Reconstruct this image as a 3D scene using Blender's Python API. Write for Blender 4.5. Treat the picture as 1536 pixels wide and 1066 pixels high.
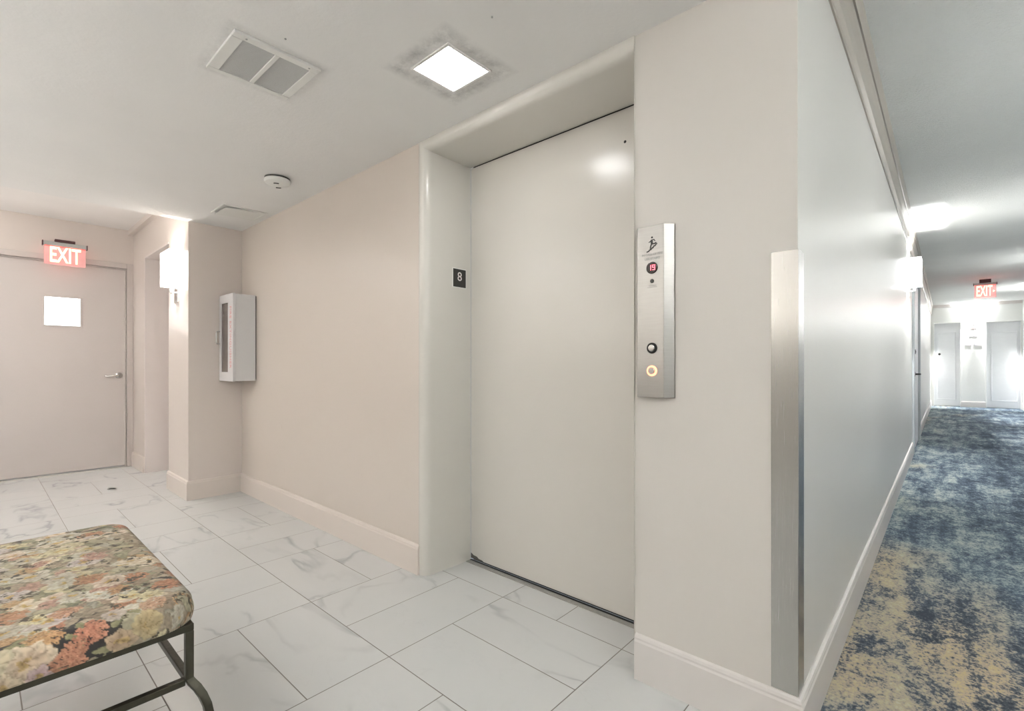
import bpy, bmesh, math, random
import numpy as np
from mathutils import Vector, Matrix
for o in list(bpy.data.objects): bpy.data.objects.remove(o)
scene = bpy.context.scene
COL = scene.collection
# ------------------------------------------------------------------ camera, world, exposure
cam_d = bpy.data.cameras.new('camera'); cam = bpy.data.objects.new('camera', cam_d); COL.objects.link(cam)
cam_d.sensor_fit = 'HORIZONTAL'; cam_d.sensor_width = 36.0; cam_d.lens = 725.8/1536*36
cam_d.shift_y = 13.3/1536; cam_d.clip_start = 0.02
cam.location = (0, 0, 1.06); cam.rotation_euler = (math.pi/2, 0, 0.7319)
scene.camera = cam
w = bpy.data.worlds.new('world'); scene.world = w; w.use_nodes = True
w.node_tree.nodes['Background'].inputs[0].default_value = (0.8, 0.85, 0.9, 1)
w.node_tree.nodes['Background'].inputs[1].default_value = 0.4
vs = scene.view_settings
vs.view_transform = 'Standard'; vs.look = 'None'; vs.exposure = 0.55; vs.gamma = 1.0; vs.use_curve_mapping = False
# lamp strengths (radiance of each kind of fixture)
L_LED = 20.0        # small square panel in the lobby ceiling
L_FILL_PANEL = 3.6      # added fill panels in the ceiling behind the camera
L_FILL_CORR = 6.0  # added fill panel in the corridor ceiling
L_SHADE = 4.0       # sconce shades
L_FILL_COVE = 66.0        # added upward fill troughs on the walls behind the camera
P_SCONCE = 14.0      # bulb inside each sconce, W

# ------------------------------------------------------------------ helpers
def link(name, bm, mat, parent=None, bevel=0, smooth=False, seg=2):
    me = bpy.data.meshes.new(name); bmesh.ops.recalc_face_normals(bm, faces=bm.faces); bm.to_mesh(me); bm.free()
    if smooth:
        for p in me.polygons: p.use_smooth = True
    o = bpy.data.objects.new(name, me); COL.objects.link(o)
    if mat: me.materials.append(mat)
    if parent: o.parent = parent
    if bevel:
        m = o.modifiers.new('bevel', 'BEVEL'); m.width = bevel; m.segments = seg; m.limit_method = 'ANGLE'
    return o
def tag(o, label, cat, group=None, kind=None):
    o['label'] = label; o['category'] = cat
    if group: o['group'] = group
    if kind: o['kind'] = kind
    return o
def empty(name, loc, label, cat, group=None, kind=None):
    o = bpy.data.objects.new(name, None); COL.objects.link(o); o.location = loc; o.empty_display_size = .05
    return tag(o, label, cat, group, kind)
def box(bm, x0, x1, y0, y1, z0, z1):
    v = [bm.verts.new(p) for p in ((x0,y0,z0),(x1,y0,z0),(x1,y1,z0),(x0,y1,z0),(x0,y0,z1),(x1,y0,z1),(x1,y1,z1),(x0,y1,z1))]
    for f in ((0,3,2,1),(4,5,6,7),(0,1,5,4),(1,2,6,5),(2,3,7,6),(3,0,4,7)): bm.faces.new([v[i] for i in f])
    return bm
def boxes(*a):
    bm = bmesh.new()
    for b in a: box(bm, *b)
    return bm
def prism(bm, pts, U, V, N, o, d):
    """extrude the 2-D outline pts (in U,V) along N by d from origin o"""
    U, V, N, o = Vector(U), Vector(V), Vector(N), Vector(o)
    a = [bm.verts.new(o+U*p[0]+V*p[1]) for p in pts]; b = [bm.verts.new(o+U*p[0]+V*p[1]+N*d) for p in pts]
    n = len(pts); bm.faces.new(a[::-1]); bm.faces.new(b)
    for i in range(n): bm.faces.new((a[i], a[(i+1) % n], b[(i+1) % n], b[i]))
    return bm
def disc(r, n=32, cx=0, cy=0, sx=1):
    return [(cx+r*sx*math.cos(2*math.pi*i/n), cy+r*math.sin(2*math.pi*i/n)) for i in range(n)]
def lathe(bm, prof, n=40, o=(0,0,0), axis='z'):
    rings = []
    for r, z in prof:
        ring = []
        for i in range(n):
            a = 2*math.pi*i/n
            p = Vector((r*math.cos(a), r*math.sin(a), z))
            if axis == 'y': p = Vector((p.x, p.z, p.y))
            if axis == 'x': p = Vector((p.z, p.x, p.y))
            ring.append(bm.verts.new(p+Vector(o)))
        rings.append(ring)
    for a, b in zip(rings, rings[1:]):
        for i in range(n): bm.faces.new((a[i], a[(i+1) % n], b[(i+1) % n], b[i]))
    bm.faces.new(rings[0]); bm.faces.new(rings[-1])
    return bm
def tube(bm, pts, r, n=10, sq=False, r2=None):
    """round or square bar swept through pts"""
    pts = [Vector(p) for p in pts]; rings = []; up0 = None
    for i, p in enumerate(pts):
        t = (pts[min(i+1, len(pts)-1)]-pts[max(i-1, 0)]).normalized()
        if up0 is None:
            up0 = Vector((0,0,1)) if abs(t.z) < .9 else Vector((0,1,0))
        s = t.cross(up0).normalized(); u = s.cross(t).normalized(); up0 = u
        if sq: offs = [(-r,-(r2 or r)),(r,-(r2 or r)),(r,(r2 or r)),(-r,(r2 or r))]
        else: offs = [(r*math.cos(2*math.pi*k/n), r*math.sin(2*math.pi*k/n)) for k in range(n)]
        rings.append([bm.verts.new(p+s*a+u*b) for a, b in offs])
    m = len(rings[0])
    for a, b in zip(rings, rings[1:]):
        for i in range(m): bm.faces.new((a[i], a[(i+1) % m], b[(i+1) % m], b[i]))
    bm.faces.new(rings[0]); bm.faces.new(rings[-1])
    return bm
def text_bm(s, size, depth, o, U, V, N, align='CENTER', sx=1.0, bold=0.0, spacing=1.0):
    cu = bpy.data.curves.new('t', 'FONT'); cu.body = s; cu.size = size; cu.align_x = align; cu.align_y = 'CENTER'
    cu.extrude = depth/2; cu.offset = bold; cu.space_character = spacing
    ob = bpy.data.objects.new('t', cu); COL.objects.link(ob)
    dg = bpy.context.evaluated_depsgraph_get(); dg.update()
    me = bpy.data.meshes.new_from_object(ob.evaluated_get(dg))
    bm = bmesh.new(); bm.from_mesh(me)
    U, V, N, o = Vector(U), Vector(V), Vector(N), Vector(o)
    for v in bm.verts:
        c = v.co.copy(); v.co = o+U*(c.x*sx)+V*c.y+N*(c.z+depth/2)
    bpy.data.objects.remove(ob); bpy.data.curves.remove(cu); bpy.data.meshes.remove(me)
    return bm

# ------------------------------------------------------------------ material helpers
class NT:
    def __init__(s, name):
        s.m = bpy.data.materials.new(name); s.m.use_nodes = True; s.t = s.m.node_tree
        s.b = s.t.nodes['Principled BSDF']; s.out = s.t.nodes['Material Output']
    def n(s, typ, **kw):
        x = s.t.nodes.new(typ)
        for k, v in kw.items():
            if k.startswith('i_'):
                key = k[2:]; x.inputs[int(key) if key.isdigit() else key].default_value = v
            else: setattr(x, k, v)
        return x
    def l(s, a, b): s.t.links.new(a, b)
    def val(s, v, sock):
        if isinstance(v, (int, float)): sock.default_value = v
        else: s.l(v, sock)
    def math(s, op, a, b=0, c=0, clamp=False):
        x = s.n('ShaderNodeMath', operation=op); x.use_clamp = clamp
        s.val(a, x.inputs[0]); s.val(b, x.inputs[1]); s.val(c, x.inputs[2]); return x.outputs[0]
    def coords(s, scale=(1,1,1)):
        c = s.n('ShaderNodeTexCoord'); m = s.n('ShaderNodeMapping'); m.inputs['Scale'].default_value = scale
        s.l(c.outputs['Object'], m.inputs[0]); return m.outputs[0]
    def noise(s, vec, scale, detail=4, rough=.5, dist=0):
        x = s.n('ShaderNodeTexNoise'); s.l(vec, x.inputs['Vector']); x.inputs['Scale'].default_value = scale
        x.inputs['Detail'].default_value = detail; x.inputs['Roughness'].default_value = rough; x.inputs['Distortion'].default_value = dist
        return x.outputs['Fac']
    def ramp(s, fac, stops, interp='LINEAR'):
        x = s.n('ShaderNodeValToRGB'); s.l(fac, x.inputs[0]); r = x.color_ramp; r.interpolation = interp
        while len(r.elements) > 1: r.elements.remove(r.elements[-1])
        r.elements[0].position = stops[0][0]; r.elements[0].color = (*stops[0][1], 1)
        for p, c in stops[1:]: e = r.elements.new(p); e.color = (*c, 1)
        return x.outputs[0]
    def mix(s, f, a, b, blend='MIX'):
        x = s.n('ShaderNodeMix', data_type='RGBA', blend_type=blend)
        s.val(f, x.inputs[0])
        for v, k in ((a, 6), (b, 7)):
            if isinstance(v, tuple): x.inputs[k].default_value = (*v, 1)
            else: s.l(v, x.inputs[k])
        return x.outputs[2]
    def bump(s, h, strength=.2, dist=.01):
        x = s.n('ShaderNodeBump'); x.inputs['Strength'].default_value = strength; x.inputs['Distance'].default_value = dist
        s.l(h, x.inputs['Height']); s.l(x.outputs[0], s.b.inputs['Normal'])
def srgb(r, g, b):
    f = lambda c: (c/255/12.92) if c/255 <= .04045 else ((c/255+.055)/1.055)**2.4
    return (f(r), f(g), f(b))
def simple(name, col, rough=.5, metal=0, spec=.5, var=0.03, vscale=8, bumps=0, bscale=200):
    t = NT(name); v = t.coords()
    n = t.noise(v, vscale, 3)
    c = t.mix(n, tuple(x*(1-var) for x in col), tuple(min(1, x*(1+var)) for x in col))
    t.l(c, t.b.inputs['Base Color']); t.b.inputs['Roughness'].default_value = rough; t.b.inputs['Metallic'].default_value = metal
    t.b.inputs['Specular IOR Level'].default_value = spec
    if bumps: t.bump(t.noise(v, bscale, 3), bumps, .004)
    return t.m
def emissive(name, col, strength, rough=.5, back=None):
    t = NT(name); v = t.coords(); n = t.noise(v, 30, 2)
    c = t.mix(n, tuple(x*.97 for x in col), col)
    t.l(c, t.b.inputs['Emission Color']); t.b.inputs['Emission Strength'].default_value = strength
    t.b.inputs['Base Color'].default_value = (*(back or col), 1); t.b.inputs['Roughness'].default_value = rough
    return t.m
def steel(name, col=(.62,.60,.57), rough=.28, stretch=(2,2,160)):
    t = NT(name); v = t.coords(stretch); n = t.noise(v, 6, 4, .6)
    c = t.mix(n, tuple(x*.9 for x in col), tuple(min(1, x*1.1) for x in col)); t.l(c, t.b.inputs['Base Color'])
    t.b.inputs['Metallic'].default_value = 1
    r = t.n('ShaderNodeMapRange'); t.l(n, r.inputs[0]); r.inputs[3].default_value = rough-.06; r.inputs[4].default_value = rough+.08
    t.l(r.outputs[0], t.b.inputs['Roughness']); t.bump(n, .06, .002)
    return t.m
def wall_paint(name, col, rough=.34, spec=.5, bump=.10, rv=.06):
    t = NT(name); v = t.coords(); big = t.noise(v, 1.1, 3, .5); fib = t.noise(t.coords((90, 90, 5)), 1.6, 4, .6)
    fine = t.noise(v, 160, 3, .6)
    c = t.mix(big, tuple(x*.975 for x in col), tuple(min(1, x*1.02) for x in col))
    c = t.mix(t.math('MULTIPLY', fib, .10), c, tuple(x*.86 for x in col)); t.l(c, t.b.inputs['Base Color'])
    r = t.n('ShaderNodeMapRange'); t.l(fib, r.inputs[0]); r.inputs[3].default_value = rough-rv; r.inputs[4].default_value = rough+rv
    t.l(r.outputs[0], t.b.inputs['Roughness']); t.b.inputs['Specular IOR Level'].default_value = spec
    h = t.math('ADD', t.math('MULTIPLY', fib, .6), t.math('MULTIPLY', fine, .4)); t.bump(h, bump, .003)
    return t.m
def ceiling_mat(name, col, scale, strength, smudges=()):
    t = NT(name); v = t.coords(); n = t.noise(v, scale, 6, .65); big = t.noise(v, 2.3, 4, .55)
    c = t.mix(big, tuple(x*.95 for x in col), tuple(min(1, x*1.03) for x in col))
    sep = t.n('ShaderNodeSeparateXYZ'); t.l(v, sep.inputs[0])
    dirt = t.noise(v, 14, 6, .75)
    for (sx, sy, half, wd, amt) in smudges:       # grime round a fixture
        dx = t.math('SUBTRACT', t.math('ABSOLUTE', t.math('SUBTRACT', sep.outputs[0], sx)), half)
        dy = t.math('SUBTRACT', t.math('ABSOLUTE', t.math('SUBTRACT', sep.outputs[1], sy)), half)
        d = t.math('MAXIMUM', dx, dy)
        m = t.math('SUBTRACT', 1, t.math('DIVIDE', t.math('ABSOLUTE', d), wd), clamp=True)
        m = t.math('MULTIPLY', m, t.math('MULTIPLY', t.math('SUBTRACT', dirt, .32, clamp=True), amt), clamp=True)
        c = t.mix(m, c, tuple(x*.6 for x in col))
    t.l(c, t.b.inputs['Base Color']); t.b.inputs['Roughness'].default_value = .85; t.b.inputs['Specular IOR Level'].default_value = .25
    t.bump(n, strength, .02)
    return t.m

M = {}
M['wall'] = wall_paint('wall_paint_greige', srgb(207, 197, 188), .30, .45)
M['wall_alcove'] = wall_paint('wall_paint_alcove', srgb(214, 204, 197), .33, .45)
M['wall_column'] = wall_paint('wall_paint_column', srgb(209, 204, 198), .36, .4)
M['wall_corridor'] = wall_paint('wall_paint_corridor', srgb(214, 212, 207), .31, .45, .012, .006)
M['wall_far'] = wall_paint('wall_paint_far', srgb(234, 235, 232), .45, .4)
M['fixture'] = simple('fixture_frame_paint', srgb(238,236,234), .7, spec=.2)
M['base'] = simple('baseboard_paint', srgb(214, 209, 205), .35, var=.015)
M['base_warm'] = simple('baseboard_paint_warm', srgb(216, 206, 198), .35, var=.015)
M['ceil'] = ceiling_mat('ceiling_plaster', srgb(237, 236, 234), 60, .10, ((-1.4, 1.21, .14, .05, 3.2), (-1.91, .73, .16, .03, 1.4)))
M['ceil_corr'] = ceiling_mat('ceiling_stucco', srgb(238, 240, 237), 75, .75)
M['ceil_alcove'] = ceiling_mat('ceiling_alcove_plaster', srgb(240, 237, 234), 60, .1)
M['frame'] = simple('elevator_frame_enamel', srgb(212, 209, 202), .14, var=.015, vscale=2)
M['elev_door'] = simple('elevator_door_enamel', srgb(210, 206, 199), .23, var=.02, vscale=2.2, bumps=.03, bscale=25)
M['steel'] = steel('brushed_steel', (.33,.32,.305), .36, (3, 3, 60))
M['steel_v'] = steel('brushed_steel_guard', (.46,.45,.435), .24, (160,160,2))
M['chrome'] = steel('satin_nickel', (.66,.65,.63), .18, (20,20,20))
M['black'] = simple('black_void', (.008,.008,.007), .7)
M['blackp'] = simple('black_sign_plastic', srgb(38,38,34), .4)
M['white'] = simple('white_plastic', srgb(228,228,224), .4)
M['grille'] = simple('grille_metal', srgb(196,197,195), .5)
M['cab'] = simple('cabinet_enamel', srgb(214,212,212), .35, var=.02)
M['cabwin'] = simple('cabinet_window', srgb(96,88,82), .15, var=.25, vscale=14)
M['redtxt'] = simple('faded_red_lettering', srgb(214,150,150), .5)
M['iron'] = simple('bronze_iron', srgb(62,60,50), .42, .7, var=.35, vscale=40, bumps=.15, bscale=120)
M['door_exit'] = simple('exit_door_paint', srgb(204,196,192), .38, var=.02, vscale=3)
M['door_frame'] = simple('exit_door_frame_paint', srgb(196,187,182), .38)
M['door_corr'] = simple('corridor_door_paint', srgb(234,236,238), .4)
M['door_pale'] = simple('closet_door_paint', srgb(220,211,207), .35)
M['etch'] = simple('etched_grey_text', srgb(128,128,126), .5)
M['brownmount'] = simple('dark_red_mount', srgb(62,22,22), .5)
M['greymetal'] = simple('grey_metal', srgb(170,172,170), .4, .3)
M['crown'] = simple('crown_paint', srgb(158,152,142), .35)
M['led'] = emissive('led_diffuser', (1, .992, .98), L_LED)
M['panel'] = emissive('ceiling_panel_diffuser', (.995, .992, .985), L_FILL_PANEL)  # for the added fill panels over the lobby
M['panel_corr'] = emissive('corridor_panel_diffuser', (.99, .985, 1), L_FILL_CORR)
M['shade'] = emissive('sconce_shade_warm', (1, .97, .93), L_SHADE)
M['shade_cool'] = emissive('sconce_shade_cool', (.985, .99, 1), L_SHADE*1.8)
M['litglass'] = emissive('lit_door_window', (.95, .97, 1), 3.0, .2)
M['sill_light'] = simple('threshold_metal', srgb(215,212,206), .3, .6)

# marble tile, 12 x 24 in basket weave
def tile_mat():
    t = NT('marble_tile'); S = .6045; g = .0022
    tc = t.n('ShaderNodeTexCoord'); sep = t.n('ShaderNodeSeparateXYZ'); t.l(tc.outputs['Object'], sep.inputs[0])
    X = t.math('DIVIDE', t.math('ADD', sep.outputs[0], .9+S*40), S); Y = t.math('DIVIDE', t.math('ADD', sep.outputs[1], S*40-1.0075), S)
    ci, cj = t.math('FLOOR', X), t.math('FLOOR', Y); fx, fy = t.math('FRACT', X), t.math('FRACT', Y)
    par = t.math('MODULO', t.math('ADD', ci, cj), 2)              # 0/1 alternation
    def lerp(a, b): return t.math('ADD', a, t.math('MULTIPLY', par, t.math('SUBTRACT', b, a)))
    # column -1 (x -1.5..-0.9) row 0 (y 1.0..1.6) has two tiles stacked in y
    long_, split = lerp(fy, fx), lerp(fx, fy)
    s2 = t.math('MULTIPLY', split, 2); half = t.math('FLOOR', s2); fs = t.math('FRACT', s2)
    def edge(f, w_): return t.math('MULTIPLY', t.math('MINIMUM', f, t.math('SUBTRACT', 1, f)), w_)
    d = t.math('MINIMUM', edge(long_, S), edge(fs, S/2))
    gr = t.n('ShaderNodeMapRange'); gr.interpolation_type = 'SMOOTHSTEP'; t.l(d, gr.inputs[0])
    gr.inputs[1].default_value = g*.55; gr.inputs[2].default_value = g*1.1; gr.inputs[3].default_value = 1; gr.inputs[4].default_value = 0
    idv = t.n('ShaderNodeCombineXYZ'); t.l(ci, idv.inputs[0]); t.l(cj, idv.inputs[1]); t.l(half, idv.inputs[2])
    wn = t.n('ShaderNodeTexWhiteNoise'); t.l(idv.outputs[0], wn.inputs['Vector'])
    off = t.n('ShaderNodeVectorMath', operation='SCALE'); t.l(wn.outputs['Color'], off.inputs[0]); off.inputs['Scale'].default_value = 37
    pv = t.n('ShaderNodeVectorMath', operation='ADD'); t.l(tc.outputs['Object'], pv.inputs[0]); t.l(off.outputs[0], pv.inputs[1])
    v = pv.outputs[0]
    mp = t.n('ShaderNodeMapping'); t.l(v, mp.inputs[0]); mp.inputs['Rotation'].default_value = (0, 0, .6); mp.inputs['Scale'].default_value = (1, 2.0, 1)
    n1 = t.noise(mp.outputs[0], 1.25, 5, .45, .5); n2 = t.noise(mp.outputs[0], 3.3, 5, .55, .5); n3 = t.noise(v, 2.2, 2, .5)
    def vein(n, c, w_):
        a = t.math('ABSOLUTE', t.math('SUBTRACT', n, c)); return t.math('SUBTRACT', 1, t.math('DIVIDE', a, w_), clamp=True)
    m1 = t.math('MULTIPLY', vein(n1, .5, .022), t.math('MULTIPLY', t.math('SUBTRACT', n3, .46, clamp=True), 6.0, clamp=True), clamp=True)
    h1 = t.math('MULTIPLY', vein(n1, .51, .10), t.math('MULTIPLY', t.math('SUBTRACT', n3, .46, clamp=True), 4.0, clamp=True), clamp=True)
    m2 = t.math('MULTIPLY', vein(n2, .47, .012), t.math('MULTIPLY', t.math('SUBTRACT', .56, n3, clamp=True), 2.2, clamp=True), clamp=True)
    base = t.mix(n3, srgb(199,201,200), srgb(208,208,206))
    c = t.mix(t.math('MULTIPLY', h1, .32), base, srgb(182,184,186)); c = t.mix(t.math('MULTIPLY', m1, .55), c, srgb(146,148,150))
    c = t.mix(t.math('MULTIPLY', m2, .18), c, srgb(168,170,172))
    c = t.mix(gr.outputs[0], c, srgb(122,116,110)); t.l(c, t.b.inputs['Base Color'])
    t.l(t.math('ADD', .24, t.math('MULTIPLY', gr.outputs[0], .5)), t.b.inputs['Roughness']); t.b.inputs['Specular IOR Level'].default_value = .45
    t.bump(t.math('SUBTRACT', 1, gr.outputs[0]), .5, .0012)
    return t.m
M['tile'] = tile_mat()
def carpet_mat():
    t = NT('carpet_abstract')
    fine = t.noise(t.coords((1, .8, 1)), 95, 3, .7); mid = t.noise(t.coords((1, .6, 1)), 26, 5, .75, .5)
    n1 = t.noise(t.coords((1.25, .75, 1)), 2.7, 5, .62, .35); n2 = t.noise(t.coords((1, .5, 1)), 1.15, 3, .5, .3); thread = t.noise(t.coords((1, 9, 1)), 26, 2, .6)
    streak = t.noise(t.coords((4.5, .55, 1)), 2.4, 4, .6, .2)
    def dev(n, k): return t.math('MULTIPLY', t.math('SUBTRACT', n, .5), k)
    blot = t.noise(t.coords((1.15, .8, 1)), 9, 6, .8, .4)
    f = t.math('ADD', t.math('ADD', .5, dev(n1, .72)), dev(mid, .75)); f = t.math('ADD', f, dev(fine, .75)); f = t.math('ADD', f, dev(thread, .16)); f = t.math('ADD', f, dev(streak, .62)); f = t.math('ADD', f, dev(blot, .55))
    sep = t.n('ShaderNodeSeparateXYZ'); t.l(t.coords(), sep.inputs[0])
    edge = t.n('ShaderNodeMapRange'); t.l(sep.outputs[0], edge.inputs[0]); edge.inputs[1].default_value = -.3; edge.inputs[2].default_value = .5
    edge.inputs[3].default_value = .055; edge.inputs[4].default_value = -.045        # the woven pattern is paler along this side
    f = t.math('ADD', f, edge.outputs[0])
    blue = t.ramp(f, [(.28, srgb(52,60,70)), (.43, srgb(72,84,98)), (.53, srgb(100,114,124)), (.63, srgb(140,149,148)), (.80, srgb(168,172,164))])
    warm = t.ramp(f, [(.30, srgb(46,52,62)), (.43, srgb(78,84,90)), (.485, srgb(120,118,114)), (.53, srgb(162,150,134)), (.60, srgb(176,160,138)), (.70, srgb(184,166,124)), (.80, srgb(184,174,150))])
    yb = t.n('ShaderNodeMapRange'); t.l(sep.outputs[1], yb.inputs[0]); yb.inputs[1].default_value = 1.4; yb.inputs[2].default_value = 4.5
    yb.inputs[3].default_value = .14; yb.inputs[4].default_value = -.14
    k = t.n('ShaderNodeMapRange'); t.l(t.math('ADD', t.math('ADD', n2, yb.outputs[0]), edge.outputs[0]), k.inputs[0]); k.inputs[1].default_value = .46; k.inputs[2].default_value = .66
    c = t.mix(k.outputs[0], blue, warm); t.l(c, t.b.inputs['Base Color'])
    t.b.inputs['Roughness'].default_value = .95; t.b.inputs['Specular IOR Level'].default_value = .1
    t.bump(t.math('ADD', fine, mid), .5, .006)
    return t.m
M['carpet'] = carpet_mat()

# ------------------------------------------------------------------ the setting
D, H, XA, X1, X2, X5 = 1.506, 2.1776, -4.40, -1.976, -.79, -.3027
XE, YB, HA, HC, YE, XR, YK = -6.344, 1.1205, 2.454, 2.57, 16.45, 1.326, -1.75
def S(name, bm, mat, label, cat, **k): return tag(link(name, bm, mat, **k), label, cat, kind='structure')
S('floor', boxes((-6.5, X5, YK-.1, 1.80, -.12, 0)), M['tile'], 'white grey-veined marble tile floor of the elevator lobby', 'floor')
S('floor_corridor', boxes((X5, XR+.1, -3.1, YE+.3, -.12, .003)), M['carpet'], 'blue and beige abstract carpet along the corridor', 'carpet')
S('ceiling', boxes((-4.41, X5, YK-.1, D, H, HC+.1), (-4.41, -.6, D, D+.4, H, HC)), M['ceil'], 'low white plaster ceiling over the elevator lobby', 'ceiling')
S('ceiling_alcove', boxes((-6.5, -4.41, YK-.1, 1.8, HA, HA+.15)), M['ceil_alcove'], 'higher white ceiling in front of the exit door', 'ceiling')
S('ceiling_corridor', boxes((X5, XR+.1, -3.1, YE+.3, HC, HC+.12)), M['ceil_corr'], 'white stucco ceiling of the carpeted corridor', 'ceiling')
S('wall_elevator', boxes((XA, X1, D, D+.3, 0, H), ), M['wall'], 'beige wall between the cabinet corner and the elevator frame', 'wall')
S('wall_pier', boxes((-4.97, XA, YB, D+.3, 0, HA)), M['wall_alcove'], 'projecting beige pier that carries the wall sconce', 'wall')
S('wall_alcove', boxes((XE, -5.833, YB, 1.75, 0, HA), (-5.833, -4.97, YB, 1.75, 2.11, HA)), M['wall_alcove'], 'beige alcove wall beside the exit door with a recessed doorway', 'wall')
S('trim_alcove', boxes((XE, XA-.01, YB-.045, YB, 2.405, HA)), M['wall_alcove'], 'narrow bulkhead strip under the alcove ceiling', 'trim')
S('wall_column', boxes((X2, X5-.0015, D, D+.35, 0, H)), M['wall_column'], 'pale column wall right of the elevator door holding the call panel', 'wall')
S('wall_corridor', boxes((-.55, X5, D+.0015, YE, 0, HC)), M['wall_corridor'], 'long glossy pale grey wall running down the corridor', 'wall')
S('wall_right', boxes((XR, XR+.12, -3.1, YE+.2, 0, HC)), M['wall_far'], 'right-hand wall of the corridor', 'wall')
S('wall_back', boxes((-6.5, X5, YK-.12, YK, 0, HC)), M['wall_column'], 'wall behind the viewer across the lobby', 'wall')
S('wall_corridor_end', boxes((X5-.1, XR+.1, -3.2, -3.1, 0, HC), (X5-.1, X5, -3.1, YK, 0, HC)), M['wall_column'], 'corridor wall behind the viewer', 'wall')
# exit wall with its opening
y0d, y1d, zd = .03, 1.065, 2.05
S('wall_exit', boxes((XE-.12, XE, YK, y0d, 0, HA), (XE-.12, XE, y1d, YB+.2, 0, HA), (XE-.12, XE, y0d, y1d, zd, HA)), M['wall_alcove'], 'beige end wall around the grey exit door', 'wall')
# far wall with two recessed doorways
S('wall_far', boxes((X5, -.24, YE, YE+.2, 0, HC), (.25, .72, YE, YE+.2, 0, HC), (1.30, XR, YE, YE+.2, 0, HC), (-.24, .25, YE, YE+.2, 2.10, HC), (.72, 1.30, YE, YE+.2, 2.08, HC)),
  M['wall_far'], 'bright white wall closing the far end of the corridor', 'wall')

# baseboards: profile (offset, z) with a rounded, lipped top
BH = .150
PB = [(0,0), (.016,0), (.016,BH-.022), (.013,BH-.016), (.013,BH-.010), (.010,BH-.003), (.004,BH), (0,BH)]
def base_run(pts, name, mat, label, prof=PB):
    """pts: path in plan, the board on the right-hand side of the walk; mitred at corners"""
    bm = bmesh.new(); rings = []
    P = [Vector((p[0], p[1])) for p in pts]
    def nrm(a, b): d = (b-a).normalized(); return Vector((d.y, -d.x))
    for i, p in enumerate(P):
        if i == 0: m = nrm(P[0], P[1])
        elif i == len(P)-1: m = nrm(P[-2], P[-1])
        else:
            a, b = nrm(P[i-1], p), nrm(p, P[i+1]); m = (a+b)/(1+a.dot(b))
        rings.append([bm.verts.new((p.x+m.x*o, p.y+m.y*o, z)) for o, z in prof])
    n = len(prof)
    for a, b in zip(rings, rings[1:]):
        for i in range(n): bm.faces.new((a[i], a[(i+1) % n], b[(i+1) % n], b[i]))
    bm.faces.new(rings[0]); bm.faces.new(rings[-1])
    return S(name, bm, mat, label, 'baseboard')
base_run([(-4.968, YB), (XA, YB), (XA, D), (X1+.001, D)], 'baseboard_left', M['base_warm'], 'beige baseboard wrapping the pier and running to the elevator frame')
base_run([(XE+.001, YB), (-5.835, YB)], 'baseboard_alcove', M['base_warm'], 'short beige baseboard beside the exit door')
base_run([(X2+.005, D), (X5, D), (X5, 7.36)], 'baseboard_right', M['base'], 'white baseboard wrapping the column and following the corridor wall')
base_run([(X5, 9.0), (X5, YE-.001)], 'baseboard_corridor', M['base'], 'white baseboard on the corridor wall past the side door')
base_run([(.26, YE), (.71, YE)], 'baseboard_far', M['base'], 'white baseboard between the two far doors')
base_run([(XR, YE-.001), (XR, -3.0)], 'baseboard_right_wall', M['base'], 'white baseboard on the right corridor wall')

# crown boards at the top of the corridor wall: two stepped bands with a dark groove between
def crown():
    prof = [(0,2.312),(.006,2.312),(.008,2.33),(.020,2.345),(.022,2.40),(.030,2.44),(.032,2.468),(.012,2.470),(.012,2.482),(.036,2.484),(.040,2.52),(.044,2.57),(0,2.57)]
    bm = bmesh.new(); ya, yb = -.0 + D, YE
    prism(bm, [(a, z) for a, z in prof], (1,0,0), (0,0,1), (0,1,0), (X5, ya, 0), yb-ya)
    return bm
S('trim_crown', crown(), M['crown'], 'stepped grey moulding along the top of the corridor wall', 'trim')
S('trim_crown_groove', boxes((X5, X5+.014, D, YE-.02, 2.4695, 2.4825)), M['black'], 'dark groove in the corridor moulding', 'trim')
base_run([(X5, YE), (XR, YE)], 'trim_far', M['base'], 'white moulding under the ceiling of the far wall', [(0,2.50),(.02,2.50),(.03,2.57),(0,2.57)])

# elevator frame: a bullnosed steel surround swept up, over and down
def frame_bm():
    r = .046; prof = [(-.006, .015), (-.006, -.004), (.0, -.006)]
    for i in range(1, 10):
        a = math.pi/2*i/9; prof.append((r*math.sin(a), -.006+r*(1-math.cos(a))))
    prof += [(.052, .16), (.052, .300), (-.006, .300)]
    bm = bmesh.new(); rings = []
    xl, xr, zt = X1, X2, H-.001
    for k in range(4):
        ring = []
        for d, y in prof:
            dd = d
            if k == 0: p = (xl+dd, D+y, 0)
            elif k == 1: p = (xl+dd, D+y, min(zt, zt-dd))
            elif k == 2: p = (xr-dd*.08, D+y, min(zt, zt-dd))
            else: p = (xr-dd*.08, D+y, 0)
            ring.append(bm.verts.new(p))
        rings.append(ring)
    n = len(prof)
    for a, b in zip(rings, rings[1:]):
        for i in range(n): bm.faces.new((a[i], a[(i+1) % n], b[(i+1) % n], b[i]))
    bm.faces.new(rings[0]); bm.faces.new(rings[-1])
    return bm
fr = S('trim_elevator', frame_bm(), M['frame'], 'cream enamelled elevator frame with rounded edges', 'elevator frame')
for p in fr.data.polygons: p.use_smooth = True
m_ = fr.modifiers.new('es', 'EDGE_SPLIT'); m_.split_angle = math.radians(35)
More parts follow.
